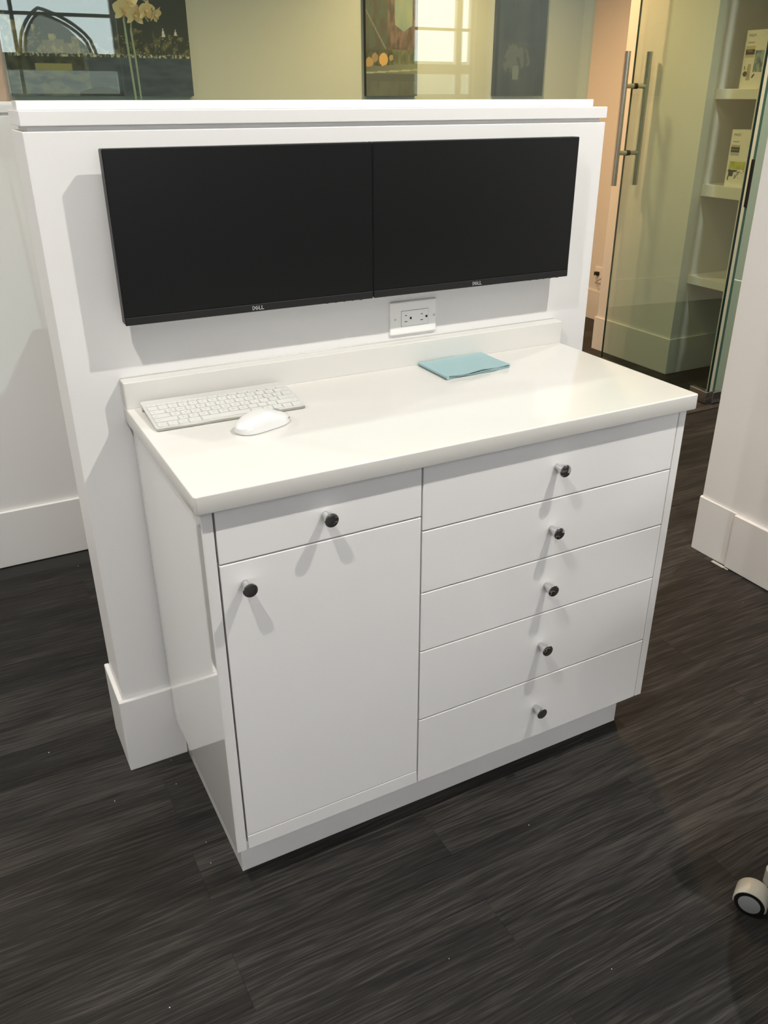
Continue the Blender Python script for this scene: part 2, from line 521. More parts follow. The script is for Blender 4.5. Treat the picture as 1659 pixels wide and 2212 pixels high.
for zt, th, lab in ((1.547, 0.049, 'top floating white niche shelf, carrying the blue-printed carton'),
                    (1.076, 0.062, 'middle floating white niche shelf, carrying the green-printed carton'),
                    (0.582, 0.047, 'lowest floating white niche shelf, empty, behind the glass')):
    t = tag(box('niche_shelf', 3.563, 3.93, 1.426, 1.861, zt - th, zt, M_TRIM, None, 0.002), lab, 'shelf', 'niche shelves')

DH = Vector((3.285, 1.335, 0)); DF = Vector((3.372, 2.297, 0))
ddir = (DF - DH).normalized(); dn = Vector((-ddir.y, ddir.x, 0))     # dn points to -x, towards the camera
dm = Matrix(((ddir.x, dn.x, 0, DH.x), (ddir.y, dn.y, 0, DH.y), (0, 0, 1, 0), (0, 0, 0, 1)))
dlen = (DF - DH).length
def dbox(name, a0, a1, n0, n1, z0, z1, m, parent, bev=0.0):
    b_ = add_box(bmesh.new(), a0, a1, n0, n1, z0, z1, bev)
    bmesh.ops.transform(b_, matrix=dm, verts=b_.verts)
    return obj(name, b_, m, parent)
door = link(bpy.data.objects.new('door_1', None)); door.location = DH
struct(door, 'open frameless green glass door with a tall steel pull')
dbox('pane', 0.004, dlen - 0.002, -0.006, 0.006, 0.012, 2.3, M_DOORGLASS, door)
dbox('hinge_edge', 0.0, 0.004, -0.006, 0.006, 0.012, 2.3, M_GLASSEDGE, door)
dbox('free_edge', dlen - 0.002, dlen, -0.006, 0.006, 0.012, 2.3, M_TEAL, door)
pf = dbox('pivot_patch', -0.002, 0.13, -0.015, 0.015, 0.004, 0.070, M_CHROME, door, 0.003)
hn = link(bpy.data.objects.new('pull_handle', None)); hn.parent = door
hn.location = (0, 0, 0)
ah = dlen - 0.028
def dpt(a, n, z): return dm @ Vector((a, n, z))
for n_ in (0.074, -0.074):
    obj('grip_bar', add_cyl(bmesh.new(), dpt(ah, n_, 1.045), dpt(ah, n_, 1.733), 0.0165), M_STEEL, hn)
for z in (1.563, 1.220):
    obj('standoff', add_cyl(bmesh.new(), dpt(ah, 0.074, z), dpt(ah, 0.008, z), 0.0125), M_STEEL, hn)
    obj('standoff', add_cyl(bmesh.new(), dpt(ah, -0.008, z), dpt(ah, -0.074, z), 0.0125), M_STEEL, hn)
    for s in (1, -1):
        obj('gasket', add_cyl(bmesh.new(), dpt(ah, 0.0062 * s, z), dpt(ah, 0.011 * s, z), 0.015), M_SLOT, hn)

# fixed side pane to the right of the hinge, and the metal floor strip under both
w3 = link(bpy.data.objects.new('window_3', None)); w3.location = (3.33, 1.33, 0)
struct(w3, 'fixed green glass side pane beside the glass door')
box('pane', 3.312, 4.03, 1.318, 1.330, 0.006, 2.75, glass_mat('side_pane_glass', (0.90, 0.945, 0.87, 1)), w3)
box('pane_edge', 3.308, 3.312, 1.318, 1.330, 0.006, 2.75, M_TEAL, w3)
box('pivot_patch', 3.301, 3.36, 1.312, 1.336, 0.004, 0.07, M_CHROME, w3, 0.003)
box('lock_plate', 3.300, 3.311, 1.316, 1.332, 1.02, 1.24, M_BEZEL, w3, 0.003)
t = box('trim_1', 2.2, 4.03, 1.262, 1.300, 0.0, 0.005, mat('dark_metal_strip', (0.10, 0.09, 0.08, 1), 0.35, 0.7), None, 0.0015)
struct(t)

# ------------------------------------------------------------------ cabinet
YF, ZK, YK = -0.4967, 0.129, -0.4336
B0, B1, G0, GM, G1 = -0.0059, 1.0811, 0.0168, 0.4159, 1.0583
CZ, CT = 0.9382, 0.034
CB = CZ - CT
cab = thing('base_cabinet', 'glossy white base cabinet with one door, six drawers and chrome cone knobs', 'cabinet', (0.54, -0.25, 0))
# side panels stop above the recessed toe kick
def side_panel(x0, x1, m):
    b_ = add_box(bmesh.new(), x0, x1, YF, -0.0125, ZK, CB)
    es = [e for e in b_.edges if all(abs(v.co.y - YF) < 1e-5 for v in e.verts) and abs(e.verts[0].co.z - e.verts[1].co.z) > 0.1]
    bmesh.ops.bevel(b_, geom=es, offset=0.0022, segments=3, profile=0.5, affect='EDGES')
    return obj('side_panel', b_, m, cab, ang=12)
side_panel(B0, G0 - 0.0018, M_LAMSIDE)
side_panel(G1 + 0.0012, B1, M_LAMSIDE)
box('toe_kick', 0.0165, 1.0657, YK, YK + 0.018, 0, ZK, M_LAM, cab)
for tx in (0.0165, 1.0477):
    box('toe_kick', tx, tx + 0.018, YK + 0.018, -0.0125, 0, ZK, M_LAM, cab)
box('carcass', G0 - 0.001, G1 + 0.001, YF + 0.0185, -0.02, ZK - 0.0, CB - 0.001, M_DARKGAP, cab)
box('bottom_panel', G0 - 0.001, G1 + 0.001, YF + 0.006, -0.02, ZK - 0.001, ZK + 0.016, M_LAM, cab)
FT = 0.0185
def knob_mesh():
    r = [(0.0, 0.0), (0.0068, 0.0), (0.0066, 0.002), (0.0068, 0.006), (0.0132, 0.0268), (0.0136, 0.0285), (0.0128, 0.0298), (0.0105, 0.0306), (0.0, 0.0312)]
    b_ = bmesh.new()
    add_lathe(b_, r, Matrix.Rotation(PI / 2, 4, 'X'), 40)
    bmesh.ops.recalc_face_normals(b_, faces=b_.faces)
    me = bpy.data.meshes.new('knob'); b_.to_mesh(me); b_.free()
    me.materials.append(M_CHROME); smooth(me, 35)
    return me
KNOB = knob_mesh()
def front(name, x0, x1, z0, z1, knob=None, bev=0.0016):
    o = box(name, x0, x1, YF, YF + FT, z0, z1, M_LAM, cab, bev, 3)
    if knob:
        k = link(bpy.data.objects.new('knob', KNOB)); k.parent = o
        k.location = Vector((knob[0], YF, knob[1])) - wloc(o)
        k['label'] = 'chrome cone knob'
    return o
ZS0, ZDB = 0.797, 0.1634
g = 0.0013
front('drawer', G0 + 0.0016, GM - 0.0018, ZS0 + g, CB - 0.003, (0.2165, 0.8495))
front('door', G0 + 0.0016, GM - 0.0018, ZDB + g * 0.6, ZS0 - g, (0.0600, 0.7520))
front('bottom_rail', G0 + 0.0016, GM - 0.0018, ZK - 0.001, ZDB - g * 0.3, None, 0.0012)
zs = [CB - 0.003, 0.7645, 0.6249, 0.4831, 0.3040, ZK - 0.001]
kz = [0.8375, 0.6955, 0.5555, 0.3985, 0.2195]
for i in range(5):
    hi = zs[i] - (g if i else 0)
    lo = zs[i + 1] + (g if i < 4 else 0)
    front('drawer', GM + 0.0018, G1 - 0.0008, lo, hi, (0.7320 + (0.002 if i == 4 else 0), kz[i]))

# ------------------------------------------------------------------ countertop
C0, C1, YC = -0.0162, 1.0955, -0.5102
ctop = thing('countertop', 'white quartz countertop with low backsplash on the white cabinet', 'countertop', (0.54, -0.25, CB))
bm = add_box(bmesh.new(), C0, C1, YC, -0.001, CB, CZ)
es = [e for e in bm.edges if abs(e.verts[0].co.z - e.verts[1].co.z) > 0.01 and abs(e.verts[0].co.y - YC) < 1e-4]
bmesh.ops.bevel(bm, geom=es, offset=0.007, segments=5, profile=0.5, affect='EDGES')
es = [e for e in bm.edges if abs(e.verts[0].co.z - e.verts[1].co.z) < 1e-5 and min(e.verts[0].co.y, e.verts[1].co.y) < -0.002 and len(e.link_faces) == 2
      and abs(e.link_faces[0].normal.z - e.link_faces[1].normal.z) > 0.5]
bmesh.ops.bevel(bm, geom=es, offset=0.0026, segments=3, profile=0.5, affect='EDGES')
obj('slab', bm, M_QUARTZ, ctop, ang=16)
box('backsplash', C0, C1, -0.0341, -0.0012, CZ, CZ + 0.0568, M_QUARTZ, ctop, 0.0022, 3)
obj('caulk_bead', add_tube(bmesh.new(), [(C0 + 0.002, -0.0012, CZ + 0.0570), (C1 - 0.002, -0.0012, CZ + 0.0570)], 0.0016, 8), M_CAULK, ctop)
obj('caulk_bead', add_tube(bmesh.new(), [(C0 + 0.001, -0.0345, CZ + 0.0003), (C1 - 0.001, -0.0345, CZ + 0.0003)], 0.0008, 8), M_QUARTZ, ctop)

# ------------------------------------------------------------------ two monitors
MW, MZT, MZB, YM = 0.5378, 1.4296, 1.1146, -0.0624
def monitor(x0, label, logo_x):
    x1 = x0 + MW - 0.0012
    t = thing('monitor', label, 'monitor', ((x0 + x1) / 2, -0.02, MZB), 'wall-mounted monitors')
    bm_ = add_box(bmesh.new(), x0, x1, YM + 0.0015, YM + 0.026, MZB + 0.001, MZT, 0.0)
    bmesh.ops.bevel(bm_, geom=[e for e in bm_.edges if abs(e.verts[0].co.y - e.verts[1].co.y) > 0.01], offset=0.003, segments=3, affect='EDGES', profile=0.5)
    obj('housing', bm_, M_BEZEL, t)
    box('rear_bulge', x0 + 0.06, x1 - 0.06, YM + 0.026, YM + 0.043, MZB + 0.04, MZT - 0.05, M_BEZEL, t, 0.008)
    box('wall_mount', (x0 + x1) / 2 - 0.06, (x0 + x1) / 2 + 0.06, YM + 0.043, -0.0005, MZB + 0.1, MZB + 0.22, M_BEZEL, t)
    box('screen', x0 + 0.0012, x1 - 0.0012, YM, YM + 0.004, MZB + 0.0165, MZT - 0.0012, M_SCREEN, t, 0.0007, 1)
    box('chin', x0 + 0.0006, x1 - 0.0006, YM - 0.0006, YM + 0.004, MZB, MZB + 0.0158, M_BEZEL, t, 0.0014)
    # logo: D, slanted E, L, L
    lg = bmesh.new()
    rx = Matrix.Rotation(PI / 2, 4, 'X')
    zc = MZB + 0.0078
    s, bw = 0.0068, 0.00125
    def stroke(cx, cz, pts, wd_=bw):
        for (a, b_) in zip(pts, pts[1:]):
            a, b_ = Vector((a[0], 0, a[1])), Vector((b_[0], 0, b_[1]))
            d = (b_ - a).normalized(); n = Vector((-d.z, 0, d.x)) * wd_ / 2
            a2, b2 = a - d * wd_ / 2, b_ + d * wd_ / 2
            q = [Vector((cx, YM - 0.0008, cz)) + v for v in (a2 - n, b2 - n, b2 + n, a2 + n)]
            lg.faces.new([lg.verts.new(v) for v in q])
    h = s / 2
    dx = 0.0062
    stroke(logo_x - 1.62 * dx, zc, [(-.0022, -h), (-.0022, h), (0, h), (.0018, h * .5), (.0018, -h * .5), (0, -h), (-.0022, -h)])
    c_, s_ = math.cos(0.62), math.sin(0.62)
    def ro(p): return (p[0] * c_ - p[1] * s_, p[0] * s_ + p[1] * c_)
    for k in (-1, 0, 1):
        stroke(logo_x - 0.55 * dx, zc, [ro((-.0024, k * h * .85)), ro((.0024, k * h * .85))], 0.0011)
    stroke(logo_x - 0.55 * dx, zc, [ro((-.0024, -h * .85)), ro((-.0024, h * .85))], 0.0011)
    for q in (0.6, 1.55):
        stroke(logo_x + q * dx, zc, [(-.002, h), (-.002, -h), (.0018, -h)])
    obj('logo', lg, M_LOGO, t)
    for k in range(5):
        bx = x1 - 0.107 + k * 0.0203
        obj('button', add_cyl(bmesh.new(), (bx, YM + 0.010, MZB - 0.0022), (bx, YM + 0.010, MZB + 0.003), 0.0042 if k == 4 else 0.003, seg=14), M_BEZEL, t)
    return t
monitor(0.0, 'left one of two black wall-mounted monitors above the keyboard', 0.2705)
monitor(MW + 0.0006, 'right one of two black wall-mounted monitors above the power outlet', 0.8085)

# ------------------------------------------------------------------ power outlet under the monitors
out = thing('wall_outlet', 'white double power outlet set sideways below the monitors', 'outlet', (0.671, 0, 1.047))
bm = add_box(bmesh.new(), 0.6085, 0.7337, -0.0062, 0.0, 1.0078, 1.0858)
bmesh.ops.bevel(bm, geom=[e for e in bm.edges if min(e.verts[0].co.y, e.verts[1].co.y) < -0.006], offset=0.0042, segments=4, profile=0.6, affect='EDGES')
obj('cover_plate', bm, M_PLASTIC, out)
box('receptacle_gap', 0.6374, 0.7113, -0.00628, -0.004, 1.0265, 1.0640, M_INKGREY, out)
rec = box('receptacle', 0.6383, 0.7106, -0.0072, -0.004, 1.0274, 1.0632, M_PLASTIC, out, 0.0006)
for cx in (0.6500, 0.6928):
    box('slot', cx - 0.0028, cx + 0.0028, -0.00735, -0.0065, 1.0518, 1.0533, M_SLOT, rec)
    box('slot', cx - 0.0036, cx + 0.0036, -0.00735, -0.0065, 1.0376, 1.0392, M_SLOT, rec)
    bm = bmesh.new()
    add_cyl(bm, (cx + 0.0128, -0.00735, 1.0455), (cx + 0.0128, -0.0065, 1.0455), 0.0028, seg=16)
    add_box(bm, cx + 0.0128, cx + 0.0156, -0.00735, -0.0065, 1.0430, 1.0480)
    obj('slot', bm, M_SLOT, rec)
for cx in (0.6219, 0.7270):
    s = obj('screw', add_cyl(bmesh.new(), (cx, -0.0070, 1.0455), (cx, -0.0055, 1.0455), 0.0030, seg=18), M_STEEL, out)
    b_ = add_box(bmesh.new(), -0.0024, 0.0024, -0.0001, 0.0001, -0.0004, 0.0004)
    bmesh.ops.transform(b_, matrix=Matrix.Translation((cx, -0.00705, 1.0455)) @ Matrix.Rotation(-0.7, 4, 'Y'), verts=b_.verts)
    obj('screw_slot', b_, M_SLOT, s)

# ------------------------------------------------------------------ keyboard
KW, KD = 0.3055, 0.1420
kb = thing('keyboard', 'slim white wireless keyboard with aluminium edge on the countertop', 'keyboard', (0.0062, -0.1890, CZ + 0.0002), None, math.radians(-1.15))
tilt = math.atan2(0.0108, KD)
KT = Matrix.Translation((0, 0, 0.0012)) @ Matrix.Rotation(tilt, 4, 'X')
def kpart(name, bm_, m, parent=kb):
    bmesh.ops.transform(bm_, matrix=KT, verts=bm_.verts)
    return obj(name, bm_, m, parent, world=False)
bm = add_box(bmesh.new(), 0, KW, 0, KD, 0.0012, 0.0052)
bmesh.ops.bevel(bm, geom=[e for e in bm.edges if abs(e.verts[0].co.z - e.verts[1].co.z) > 0.002], offset=0.005, segments=4, affect='EDGES', profile=0.5)
kpart('top_case', bm, M_KEYBODY)  # flat
kpart('front_edge', add_box(bmesh.new(), 0.002, KW - 0.002, -0.0006, 0.004, -0.0004, 0.0042, 0.0004, 1), M_ALU)
bm = bmesh.new()
add_cyl(bm, (0.0005, KD - 0.0090, 0.0082), (KW - 0.0005, KD - 0.0090, 0.0082), 0.0082, seg=28)
obj('battery_tube', bm, M_KEYBODY, kb, world=False)
U = (KW - 0.010) / 14.5
PY = 0.0203
rows = [  # (row y, height, [(width, legend)...])
    (0.0052, 0.0176, [(1, 'fn'), (1, 'ctl'), (1, 'opt'), (1.25, 'cmd'), (5.0, ''), (1.25, 'cmd'), (1, 'opt'), (1, '<'), (1, '^'), (1, '>')]),
    (0.0052 + PY, 0.0176, [(2.25, 'shift')] + [(1, c) for c in 'ZXCVBNM,./'] + [(2.25, 'shift')]),
    (0.0052 + 2 * PY, 0.0176, [(1.75, 'caps')] + [(1, c) for c in "ASDFGHJKL;'"] + [(1.75, 'return')]),
    (0.0052 + 3 * PY, 0.0176, [(1.5, 'tab')] + [(1, c) for c in 'QWERTYUIOP[]\\']),
    (0.0052 + 4 * PY, 0.0176, [(1, c) for c in '`1234567890-='] + [(1.5, 'delete')]),
    (0.0052 + 5 * PY, 0.0084, [(14.5 / 14, c) for c in ('esc', 'F1', 'F2', 'F3', 'F4', 'F5', 'F6', 'F7', 'F8', 'F9', 'F10', 'F11', 'F12', '')]),
]
legend = bmesh.new()
key_cache = {}
for y, h, keys in rows:
    x = 0.005
    for wd_, leg in keys:
        kw = wd_ * U
        key = (round(wd_, 3), h)
        if key not in key_cache:
            b_ = add_box(bmesh.new(), 0.0012, kw - 0.0012, 0, h, 0.0, 0.0021)
            bmesh.ops.bevel(b_, geom=[e for e in b_.edges if abs(e.verts[0].co.z - e.verts[1].co.z) > 0.001], offset=0.0016, segments=2, affect='EDGES', profile=0.5)
            o = obj('key', b_, M_KEY, kb, world=False)
            key_cache[key] = o.data
        else:
            o = link(bpy.data.objects.new('key', key_cache[key])); o.parent = kb
        o.matrix_local = KT @ Matrix.Translation((x, y, 0.0050))
        if leg:
            size = 0.0080 if len(leg) == 1 else 0.0042
            if h < 0.012: size = 0.0038
            lx = x + kw / 2 if len(leg) == 1 or wd_ < 1.3 else (x + 0.008 if x < 0.1 else x + kw - 0.010)
            add_text(legend, leg, size, KT @ Matrix.Translation((lx, y + h * 0.5, 0.00718)))
        x += kw
lo = obj('key_legends', legend, M_LEGEND, kb, world=False)
lo['kind'] = 'stuff'

# ------------------------------------------------------------------ mouse
mouse = thing('computer_mouse', 'white wireless mouse with a scroll wheel in front of the keyboard', 'mouse', (0.1960, -0.2520, CZ + 0.0002), None, math.radians(22))
ML, MWD, MH = 0.126, 0.064, 0.0325
def mouse_z(t):       # height along the body, t 0 (heel) .. 1 (nose)
    return MH * (math.sin(PI * min(1, max(0, (t * 0.86 + 0.07)))) ** 0.62) * (1 - 0.22 * max(0, t - 0.55) / 0.45)
def mouse_w(t):
    return 0.5 * MWD * (max(0.0, 1 - abs(2 * t - 1) ** 3.4) ** 0.5) * (1 - 0.05 * math.sin(PI * t * 2))
bm = bmesh.new()
NT, NS = 34, 22
grid = []
for i in range(NT + 1):
    t = 0.5 - 0.5 * math.cos(PI * i / NT)
    t = 0.004 + t * 0.992
    row = []
    hw, hz = mouse_w(t), mouse_z(t)
    for j in range(NS + 1):
        a = PI * j / NS
        c, s = math.cos(a), math.sin(a)
        yy = hw * math.copysign(abs(c) ** 0.72, c)
        zz = 0.002 + (hz - 0.002) * (abs(s) ** 0.66)
        if 0.05 < s < 0.62: yy *= 0.955                          # waist under the shoulder line
        row.append(bm.verts.new(((t - 0.5) * ML, yy, zz)))
    grid.append(row)
for i in range(NT):
    for j in range(NS):
        bm.faces.new((grid[i][j], grid[i + 1][j], grid[i + 1][j + 1], grid[i][j + 1]))
bm.faces.new(grid[0]); bm.faces.new(grid[-1])
bm.faces.new([r[0] for r in grid] + [r[-1] for r in reversed(grid)])
obj('shell', bm, M_MOUSE, mouse, world=False, ang=60)
bm = bmesh.new()
pts = [((tt - 0.5) * ML * 0.985, mouse_w(tt) * 0.985) for tt in [0.01 + 0.98 * k / 40 for k in range(41)]]
ring = [(x, y) for x, y in pts] + [(x, -y) for x, y in reversed(pts)]
lo_ = [bm.verts.new((x, y, 0)) for x, y in ring]; hi_ = [bm.verts.new((x, y, 0.0026)) for x, y in ring]
bm.faces.new(lo_); bm.faces.new(hi_)
for i in range(len(ring)):
    j = (i + 1) % len(ring); bm.faces.new((lo_[i], lo_[j], hi_[j], hi_[i]))
obj('base_plate', bm, mat('grey_mouse_base', (0.42, 0.42, 0.40, 1), 0.4), mouse, world=False)
tw = 0.80
obj('scroll_wheel', add_cyl(bmesh.new(), ((tw - .5) * ML, -0.0035, mouse_z(tw) - 0.0068), ((tw - .5) * ML, 0.0035, mouse_z(tw) - 0.0068), 0.0094, seg=24),
    mat('grey_rubber', (0.30, 0.30, 0.29, 1), 0.5), mouse, world=False)
obj('button_gap', add_tube(bmesh.new(), [((q - .5) * ML, 0.0, mouse_z(q) + 0.0001) for q in (0.87, 0.91, 0.95, 0.98)], 0.0006, 6), M_INKGREY, mouse, world=False)
obj('button_gap', add_tube(bmesh.new(), [((q - .5) * ML, -mouse_w(q) * 0.972, mouse_z(q) * 0.52) for q in (0.86, 0.9, 0.94, 0.97)], 0.0007, 6), M_INKGREY, mouse, world=False)

# ------------------------------------------------------------------ folded blue paper
cl = thing('folded_towel', 'pale blue folded disposable towel lying near the backsplash', 'paper towel', (0.76, -0.10, CZ + 0.0002))
corn = [Vector((0.668, -0.040, 0)), Vector((0.668, -0.171, 0)), Vector((0.850, -0.158, 0)), Vector((0.848, -0.036, 0))]
def sheet(name, z0, amp, th, ph, inset):
    n = 22
    b_ = bmesh.new()
    top, bot = [], []
    for i in range(n + 1):
        for j in range(9):
            u, v = i / n, j / 8
            uu, vv = inset + u * (1 - 2 * inset), v * (1 - inset)
            p = (corn[0] * (1 - uu) + corn[3] * uu) * (1 - vv) + (corn[1] * (1 - uu) + corn[2] * uu) * vv
            wob = 0.0022 * math.sin(7 * u + ph) * v ** 3
            p = p + Vector((0, wob, 0))
            lift = amp * (v ** 4) * max(0.0, 0.55 + 0.45 * math.sin(9.5 * u + ph + 1.2)) * (1 if 0.03 < u < 0.97 else 0.25)
            z = CZ + z0 + lift + 0.0006 * math.sin(13 * u + 5 * v + ph)
            top.append(b_.verts.new((p.x, p.y, z + th))); bot.append(b_.verts.new((p.x, p.y, z)))
    for i in range(n):
        for j in range(8):
            a = i * 9 + j
            b_.faces.new((top[a], top[a + 1], top[a + 10], top[a + 9]))
            b_.faces.new((bot[a], bot[a + 9], bot[a + 10], bot[a + 1]))
    for i in range(n):
        for a in (i * 9, i * 9 + 8):
            b_.faces.new((top[a], top[a + 9], bot[a + 9], bot[a]))
    for j in range(8):
        for a in (j, n * 9 + j):
            b_.faces.new((top[a], top[a + 1], bot[a + 1], bot[a]))
    return obj(name, b_, M_CLOTH, cl, ang=60)
sheet('bottom_fold', 0.0009, 0.0002, 0.0016, 0.4, 0.006)
sheet('middle_fold', 0.0034, 0.0008, 0.0016, 1.1, 0.003)
sheet('top_fold', 0.0062, 0.0026, 0.0016, 2.0, 0.0)
fb = bmesh.new()
fp = [(0.6685 + 0.0002, -0.040 - 0.131 * k / 8, CZ + 0.0046) for k in range(9)]
b_ = add_tube(fb, fp, 0.0037, 10)
obj('fold_edge', b_, M_CLOTH, cl)

# ------------------------------------------------------------------ pictures on the far wall
YP = Y_T
def fbm(u, v, s):
    return noise.fractal(Vector((u * s, v * s, s * 0.37)), 1.0, 2.0, 4)
def cell(u, n, seed=0):
    return noise.cell(Vector((math.floor(u * n) + 0.5, seed + 0.5, 0.5)))
def mixc(a, b_, t):
    t = min(1, max(0, t))
    return tuple(a[i] * (1 - t) + b_[i] * t for i in range(3)) + (1,)
def city(u, v):
    """night skyline over a lake: v measured on the sheet's 0.62 height"""
    z = v * 0.62
    x = u
    sky = mixc(lin(52, 56, 58), lin(40, 44, 46), z / 0.6 + 0.3 * fbm(x, z, 4))
    if z < 0.19:
        base = mixc(lin(48, 56, 70), lin(62, 70, 84), 0.5 + fbm(x * 3, z * 12, 3))
        if x < 0.42:
            base = mixc(base, lin(104, 108, 92), 0.55 * max(0, 0.5 + fbm(x * 4, z * 9, 4)))
        if z > 0.125 and x < 0.40:
            base = mixc(lin(30, 33, 26), lin(66, 68, 54), 0.5 + 0.9 * fbm(x, z, 22))
        if 0.12 < z < 0.155 and 0.14 < x < 0.33:
            base = lin(120, 118, 84)
        if z < 0.045 * (0.4 + 0.6 * math.sin(PI * min(1, max(0, (x - .35) / .25)))) and 0.35 < x < 0.60:
            base = lin(40, 44, 44)
        return base
    if z < 0.205:
        return mixc(lin(70, 74, 68), lin(170, 172, 158), 0.5 + 1.1 * fbm(x * 2, z, 30)) if noise.noise(Vector((x * 90, z * 60, 1))) > 0 else lin(50, 54, 50)
    hgt = 0.235 + 0.16 * abs(cell(x, 26, 1)) * (1.0 - 0.5 * x)
    if x > 0.66:
        hgt = 0.25 + 0.09 * abs(cell(x, 34, 2))
    if abs(x - 0.855) < 0.011 * max(0, (0.335 - z) / 0.045) and 0.29 < z < 0.335: return lin(205, 210, 200)
    if abs(x - 0.925) < 0.009 * max(0, (0.33 - z) / 0.03) and 0.30 < z < 0.33: return lin(200, 205, 195)
    if z < hgt:
        tone = lin(92, 88, 68) if (x < 0.45 and cell(x, 26, 5) > 0) else lin(46, 50, 47)
        c = mixc(tone, lin(150, 140, 105), max(0, fbm(x, z, 30)) * (1.0 if x < 0.5 else 0.5))
        if noise.noise(Vector((x * 140, z * 130, 3))) > 0.52: c = lin(140, 136, 112)
        return c
    return sky
def street(u, v):
    z = v * 0.62
    if z < 0.085: return mixc(lin(92, 94, 90), lin(74, 76, 74), fbm(u, z, 9) + .3)
    if z < 0.125: return lin(80, 82, 82)
    if abs(z - 0.130 - 0.02 * u) < 0.004: return lin(140, 142, 130)
    if z < 0.165 + 0.02 * u: return mixc(lin(92, 92, 88), lin(112, 114, 100), u)
    for cx, cz, rr, c in ((0.06, 0.185, 0.075, lin(150, 122, 84)), (0.33, 0.205, 0.085, lin(178, 140, 92)), (0.17, 0.215, 0.06, lin(132, 112, 92)), (0.48, 0.215, 0.04, lin(140, 120, 96))):
        if ((u - cx) / 1.0) ** 2 + ((z - cz) / 0.42) ** 2 < rr * rr: return c
    if z < 0.26: return mixc(lin(78, 82, 68), lin(108, 106, 92), 0.5 + fbm(u, z, 16)) if u > 0.5 else mixc(lin(52, 56, 50), lin(84, 84, 74), .5 + fbm(u, z, 16))
    tree = lin(112, 92, 90) if u > 0.42 else lin(74, 84, 76)
    c = mixc(tree, lin(78, 70, 70), 0.5 + 1.2 * fbm(u, z, 14))
    if z > 0.36 + 0.10 * abs(2 * u - 1.45) and 0.55 < u < 0.9: c = mixc(lin(112, 126, 124), lin(128, 134, 122), .5 + fbm(u, z, 5))
    if abs(z - (0.47 - 0.55 * u)) < 0.006 and u < 0.4: c = lin(118, 114, 112)
    return c
def dusk(u, v):
    z = v * 0.62
    c = mixc(lin(58, 60, 60), lin(40, 42, 44), 0.5 + 0.7 * fbm(u, z, 4) + (0.2 if z > 0.33 else -0.1))
    if ((u - 0.42) / 0.28) ** 2 + ((z - 0.22) / 0.09) ** 2 < 0.7 + 1.2 * fbm(u * 2, z * 2, 7): c = mixc(c, lin(86, 88, 84), 0.6)
    if abs(u - 0.42) < 0.06 and 0.10 < z < 0.18: c = lin(98, 100, 96)
    if u < 0.06: c = lin(30, 31, 32)
    return c
def picture(x0, x1, label, fn, nx, ny, gain):
    t = thing('wall_picture', label, 'picture', ((x0 + x1) / 2, YP - 0.015, 1.513), 'unframed canvas prints on the far wall')
    box('canvas', x0, x1, YP - 0.032, YP - 0.0005, 1.513, 2.133, M_CANVAS, t, 0.002)
    print_grid('print', nx, ny, lambda u, v: (x0 + u * (x1 - x0), YP - 0.0324, 1.513 + v * 0.62), fn, M_PRINT, t, gain)
picture(0.262, 1.232, 'wide dark city skyline canvas print seen through the left of the glass', city, 240, 150, 2.1)
picture(2.338, 2.704, 'narrow canvas print of a street with taxis and pink trees', street, 90, 130, 1.6)
picture(3.298, 3.707, 'dark slate grey canvas print nearest the right glass end', dusk, 60, 90, 1.7)

# ------------------------------------------------------------------ orchid on the desk behind the half wall
dk = thing('reception_desk', 'pale laminate reception desk hidden between the two half walls', 'desk', (0.4, 0.72, 0))
box('desktop', 0.06, 0.86, 0.42, 1.02, 0.98, 1.01, M_WOODDESK, dk, 0.002)
for lx in (0.08, 0.82):
    box('end_panel', lx, lx + 0.022, 0.44, 1.0, 0, 0.98, M_WOODDESK, dk)
orc = thing('potted_orchid', 'white flowering orchid with two thin stems behind the glass', 'orchid', (0.262, 0.70, 1.0102))
obj('pot', add_lathe(bmesh.new(), [(0.0, 1.0102), (0.05, 1.0102), (0.065, 1.12), (0.062, 1.122), (0.055, 1.10), (0, 1.10)], Matrix.Translation((0.262, 0.70, 0)), 28), M_POT, orc)
for a, ln in ((0.3, 0.17), (2.2, 0.16), (3.8, 0.18), (5.2, 0.15)):
    b_ = bmesh.new(); L_ = []; R_ = []
    for k in range(9):
        q = k / 8
        r_ = q * ln; z = 1.11 + 0.06 * math.sin(q * 2.3); w_ = 0.026 * math.sin(PI * (0.08 + 0.90 * q)) ** 0.7
        c = Vector((0.262 + r_ * math.cos(a), 0.70 + r_ * math.sin(a), z)); n = Vector((-math.sin(a), math.cos(a), 0.12))
        L_.append(b_.verts.new(c + n * w_)); R_.append(b_.verts.new(c - n * w_))
    for k in range(8): b_.faces.new((L_[k], L_[k + 1], R_[k + 1], R_[k]))
    bmesh.ops.solidify(b_, geom=b_.faces[:], thickness=0.002)
    obj('leaf', b_, M_LEAF, orc)
s1 = [(0.262, 0.70, 1.10), (0.256, 0.70, 1.25), (0.250, 0.70, 1.42), (0.246, 0.70, 1.53), (0.242, 0.70, 1.62), (0.240, 0.70, 1.685), (0.252, 0.695, 1.725), (0.280, 0.69, 1.735), (0.305, 0.688, 1.715), (0.322, 0.686, 1.685)]
s2 = [(0.266, 0.705, 1.10), (0.264, 0.706, 1.30), (0.262, 0.707, 1.50), (0.260, 0.708, 1.60), (0.256, 0.708, 1.66), (0.262, 0.705, 1.70), (0.284, 0.70, 1.705), (0.300, 0.70, 1.68)]
obj('flower_stem', add_tube(bmesh.new(), s1, 0.0026, 8), M_STEM, orc)
obj('flower_stem', add_tube(bmesh.new(), s2, 0.0022, 8), M_STEM, orc)
